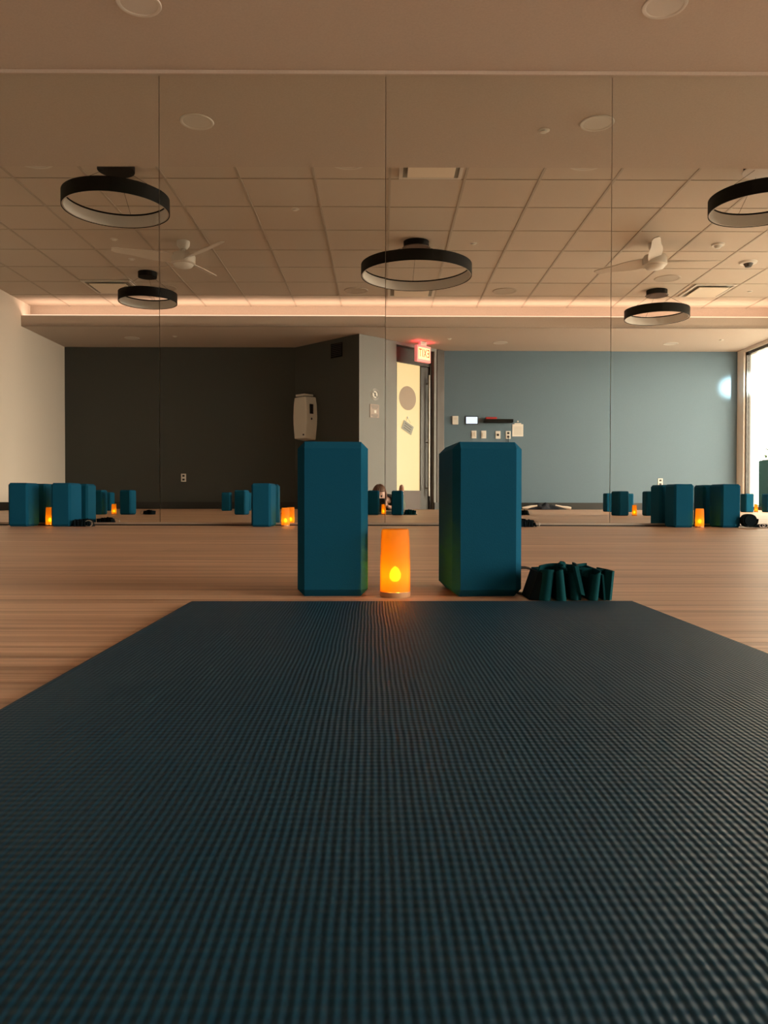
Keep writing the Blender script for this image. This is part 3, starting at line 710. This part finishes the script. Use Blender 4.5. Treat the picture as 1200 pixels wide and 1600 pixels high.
pel = (.10, -.92, .115); ch0 = (.03, -.42, .125); nk = (-.01, -.27, .165)
spine = [(pel, (.12, .10)), ((.07, -.70, .11), (.105, .085)), (ch0, (.125, .10)), ((.0, -.32, .145), (.07, .06)), (nk, .048), ((-.03, -.20, .185), .05)]
def arm(s):
    return [(ch0, (.125, .10)), ((.02 + s * .16, -.37, .12), .052), ((s * .21, -.28, .075), .042), ((s * .20, -.17, .045), .036), ((s * .13, -.11, .05), .030), ((s * .072, -.062, .066), .021), ((s * .058, -.045, .082), .020)]
def leg(s, bend):
    h = (.10 + s * .09, -.98, .105)
    c = [(pel, (.12, .10)), (h, .085), ((.12 + s * .11, -1.18, .085), .072), ((.14 + s * .115, -1.36, .062), .052)]
    if bend: c += [((.245, -1.50, .14), .046), ((.258, -1.62, .215), .034), ((.262, -1.655, .238), .036)]
    else: c += [((.03, -1.55, .055), .048), ((.03, -1.74, .042), .032), ((.03, -1.80, .038), .032)]
    return c
skin('body', [spine, arm(-1), arm(1), leg(-1, False), leg(1, True)], M_skin, pr)
# hands: five fingers closing round the phone edges
for s in (-1, 1):
    chains = []; w0 = (s * .058, -.045, .082); palm = (s * .050, -.036, .095)
    chains.append([(w0, .017), (palm, .019), ((s * .046, -.032, .112), .014)])
    for k, (dz, ln) in enumerate(((.034, .9), (.018, 1.0), (.002, .95), (-.013, .78))):
        z = .098 + dz
        chains.append([(palm, .019), ((s * .047, -.028, z), .0085), ((s * .045, -.013 - .002 * ln, z + .002), .0078), ((s * (.034 - .004 * ln), -.0065, z + .003), .0068)][:3] + [((s * .041, -.0125, z + .003), .0068)])
    chains.append([(palm, .019), ((s * .040, -.038, .105), .010), ((s * .026, -.032, .118), .009), ((s * .014, -.029, .126), .008)])
    skin('hand', chains, M_skin, pr, 1)
# head
hd = bmesh.new(); bmesh.ops.create_uvsphere(hd, u_segments=40, v_segments=28, radius=1)
for v in hd.verts:
    p = v.co.copy(); x, y, z = p
    sx = .074 * (1 - .16 * max(0, -z)) ; sy = .094; sz = .112
    q = Vector((x * sx, y * sy, z * sz))
    if y > 0:
        q.y += .020 * math.exp(-((x / .16) ** 2 + ((z + .12) / .22) ** 2))          # nose
        q.y -= .008 * (math.exp(-(((x - .38) / .17) ** 2 + ((z - .06) / .12) ** 2)) + math.exp(-(((x + .38) / .17) ** 2 + ((z - .06) / .12) ** 2)))
        q.y += .006 * math.exp(-((x / .3) ** 2 + ((z + .50) / .10) ** 2)) + .008 * math.exp(-((x / .25) ** 2 + ((z + .82) / .14) ** 2))
    v.co = q
HM = Matrix.Translation((-.025, -.145, .185)) @ Matrix.Rotation(R(-8), 4, 'X') @ Matrix.Rotation(R(4), 4, 'Z')
h = obj('head', hd, M_skin, pr, smooth=True); h.matrix_local = HM
for s in (-1, 1):
    bm = bmesh.new(); bmesh.ops.create_uvsphere(bm, u_segments=12, v_segments=8, radius=.011, matrix=Matrix.Translation((s * .028, .080, .007))); obj('eye', bm, M_dkplastic, h, smooth=True)
bm = bmesh.new(); tube(bm, [(-.022, .088, -.055), (0, .098, -.057), (.022, .088, -.055)], [.002, .005, .002], 8); obj('lips', bm, M_red, h, smooth=True)
for s in (-1, 1):
    bm = bmesh.new(); bmesh.ops.create_uvsphere(bm, u_segments=14, v_segments=10, radius=1, matrix=Matrix.Translation((s * .074, -.004, -.005)) @ Matrix.Diagonal((.009, .018, .030, 1))); obj('ear', bm, M_skin, h, smooth=True)
bm = bmesh.new(); bmesh.ops.create_uvsphere(bm, u_segments=64, v_segments=32, radius=1)
for v in bm.verts:
    x, y, z = v.co; k = 1.13 + .025 * math.sin(math.atan2(y, x) * 22)
    back = y < .35 or z > .45
    kk = k if back else .86
    v.co = Vector((x * .076 * kk, y * .094 * kk - .004, z * .112 * kk + .004))
    if y < 0 and z < 0: v.co.z -= .05 * (-y)
obj('hair', bm, M_hair, h, smooth=True)
# clothes
skin('shirt', [[((.09, -.84, .115), (.126, .107)), ((.07, -.70, .112), (.115, .097)), (ch0, (.136, .11)), ((.008, -.335, .145), (.085, .07))],
               [(ch0, (.136, .11)), ((.02 + .16, -.37, .12), .064), ((.205, -.29, .08), .054)], [(ch0, (.136, .11)), ((.02 - .16, -.37, .12), .064), ((-.205, -.29, .08), .054)]], M_shirt, pr)
lg = lambda c: [(p, tuple(k + .007 for k in r) if isinstance(r, tuple) else r + .007) for p, r in c]
skin('leggings', [[((.082, -.78, .113), (.122, .104)), ((.095, -.84, .115), (.126, .107)), (pel, (.127, .107))], lg(leg(-1, False))[:-1], lg(leg(1, True))[:-1]], M_legging, pr)
for nm, pts in (('foot', [((.262, -1.655, .238), .034), ((.262, -1.685, .262), .036), ((.262, -1.64, .285), .036), ((.262, -1.57, .315), .030), ((.262, -1.54, .325), .020)]),
                ('foot', [((.03, -1.80, .038), .031), ((.03, -1.84, .040), .034), ((.03, -1.90, .030), .028), ((.03, -1.95, .020), .018)])):
    skin(nm, [pts], M_skin, pr, 2)
t = thing('phone', 'black phone standing upright in the hands of the person', 'phone', (0, -.020, .0065))
boxo('case', (0, 0, .076), (.072, .009, .150), M_dkplastic, t, bevel=.004, seg=3)
boxo('camera_bump', (.016, .0055, .128), (.030, .002, .032), M_black, t, bevel=.0008)
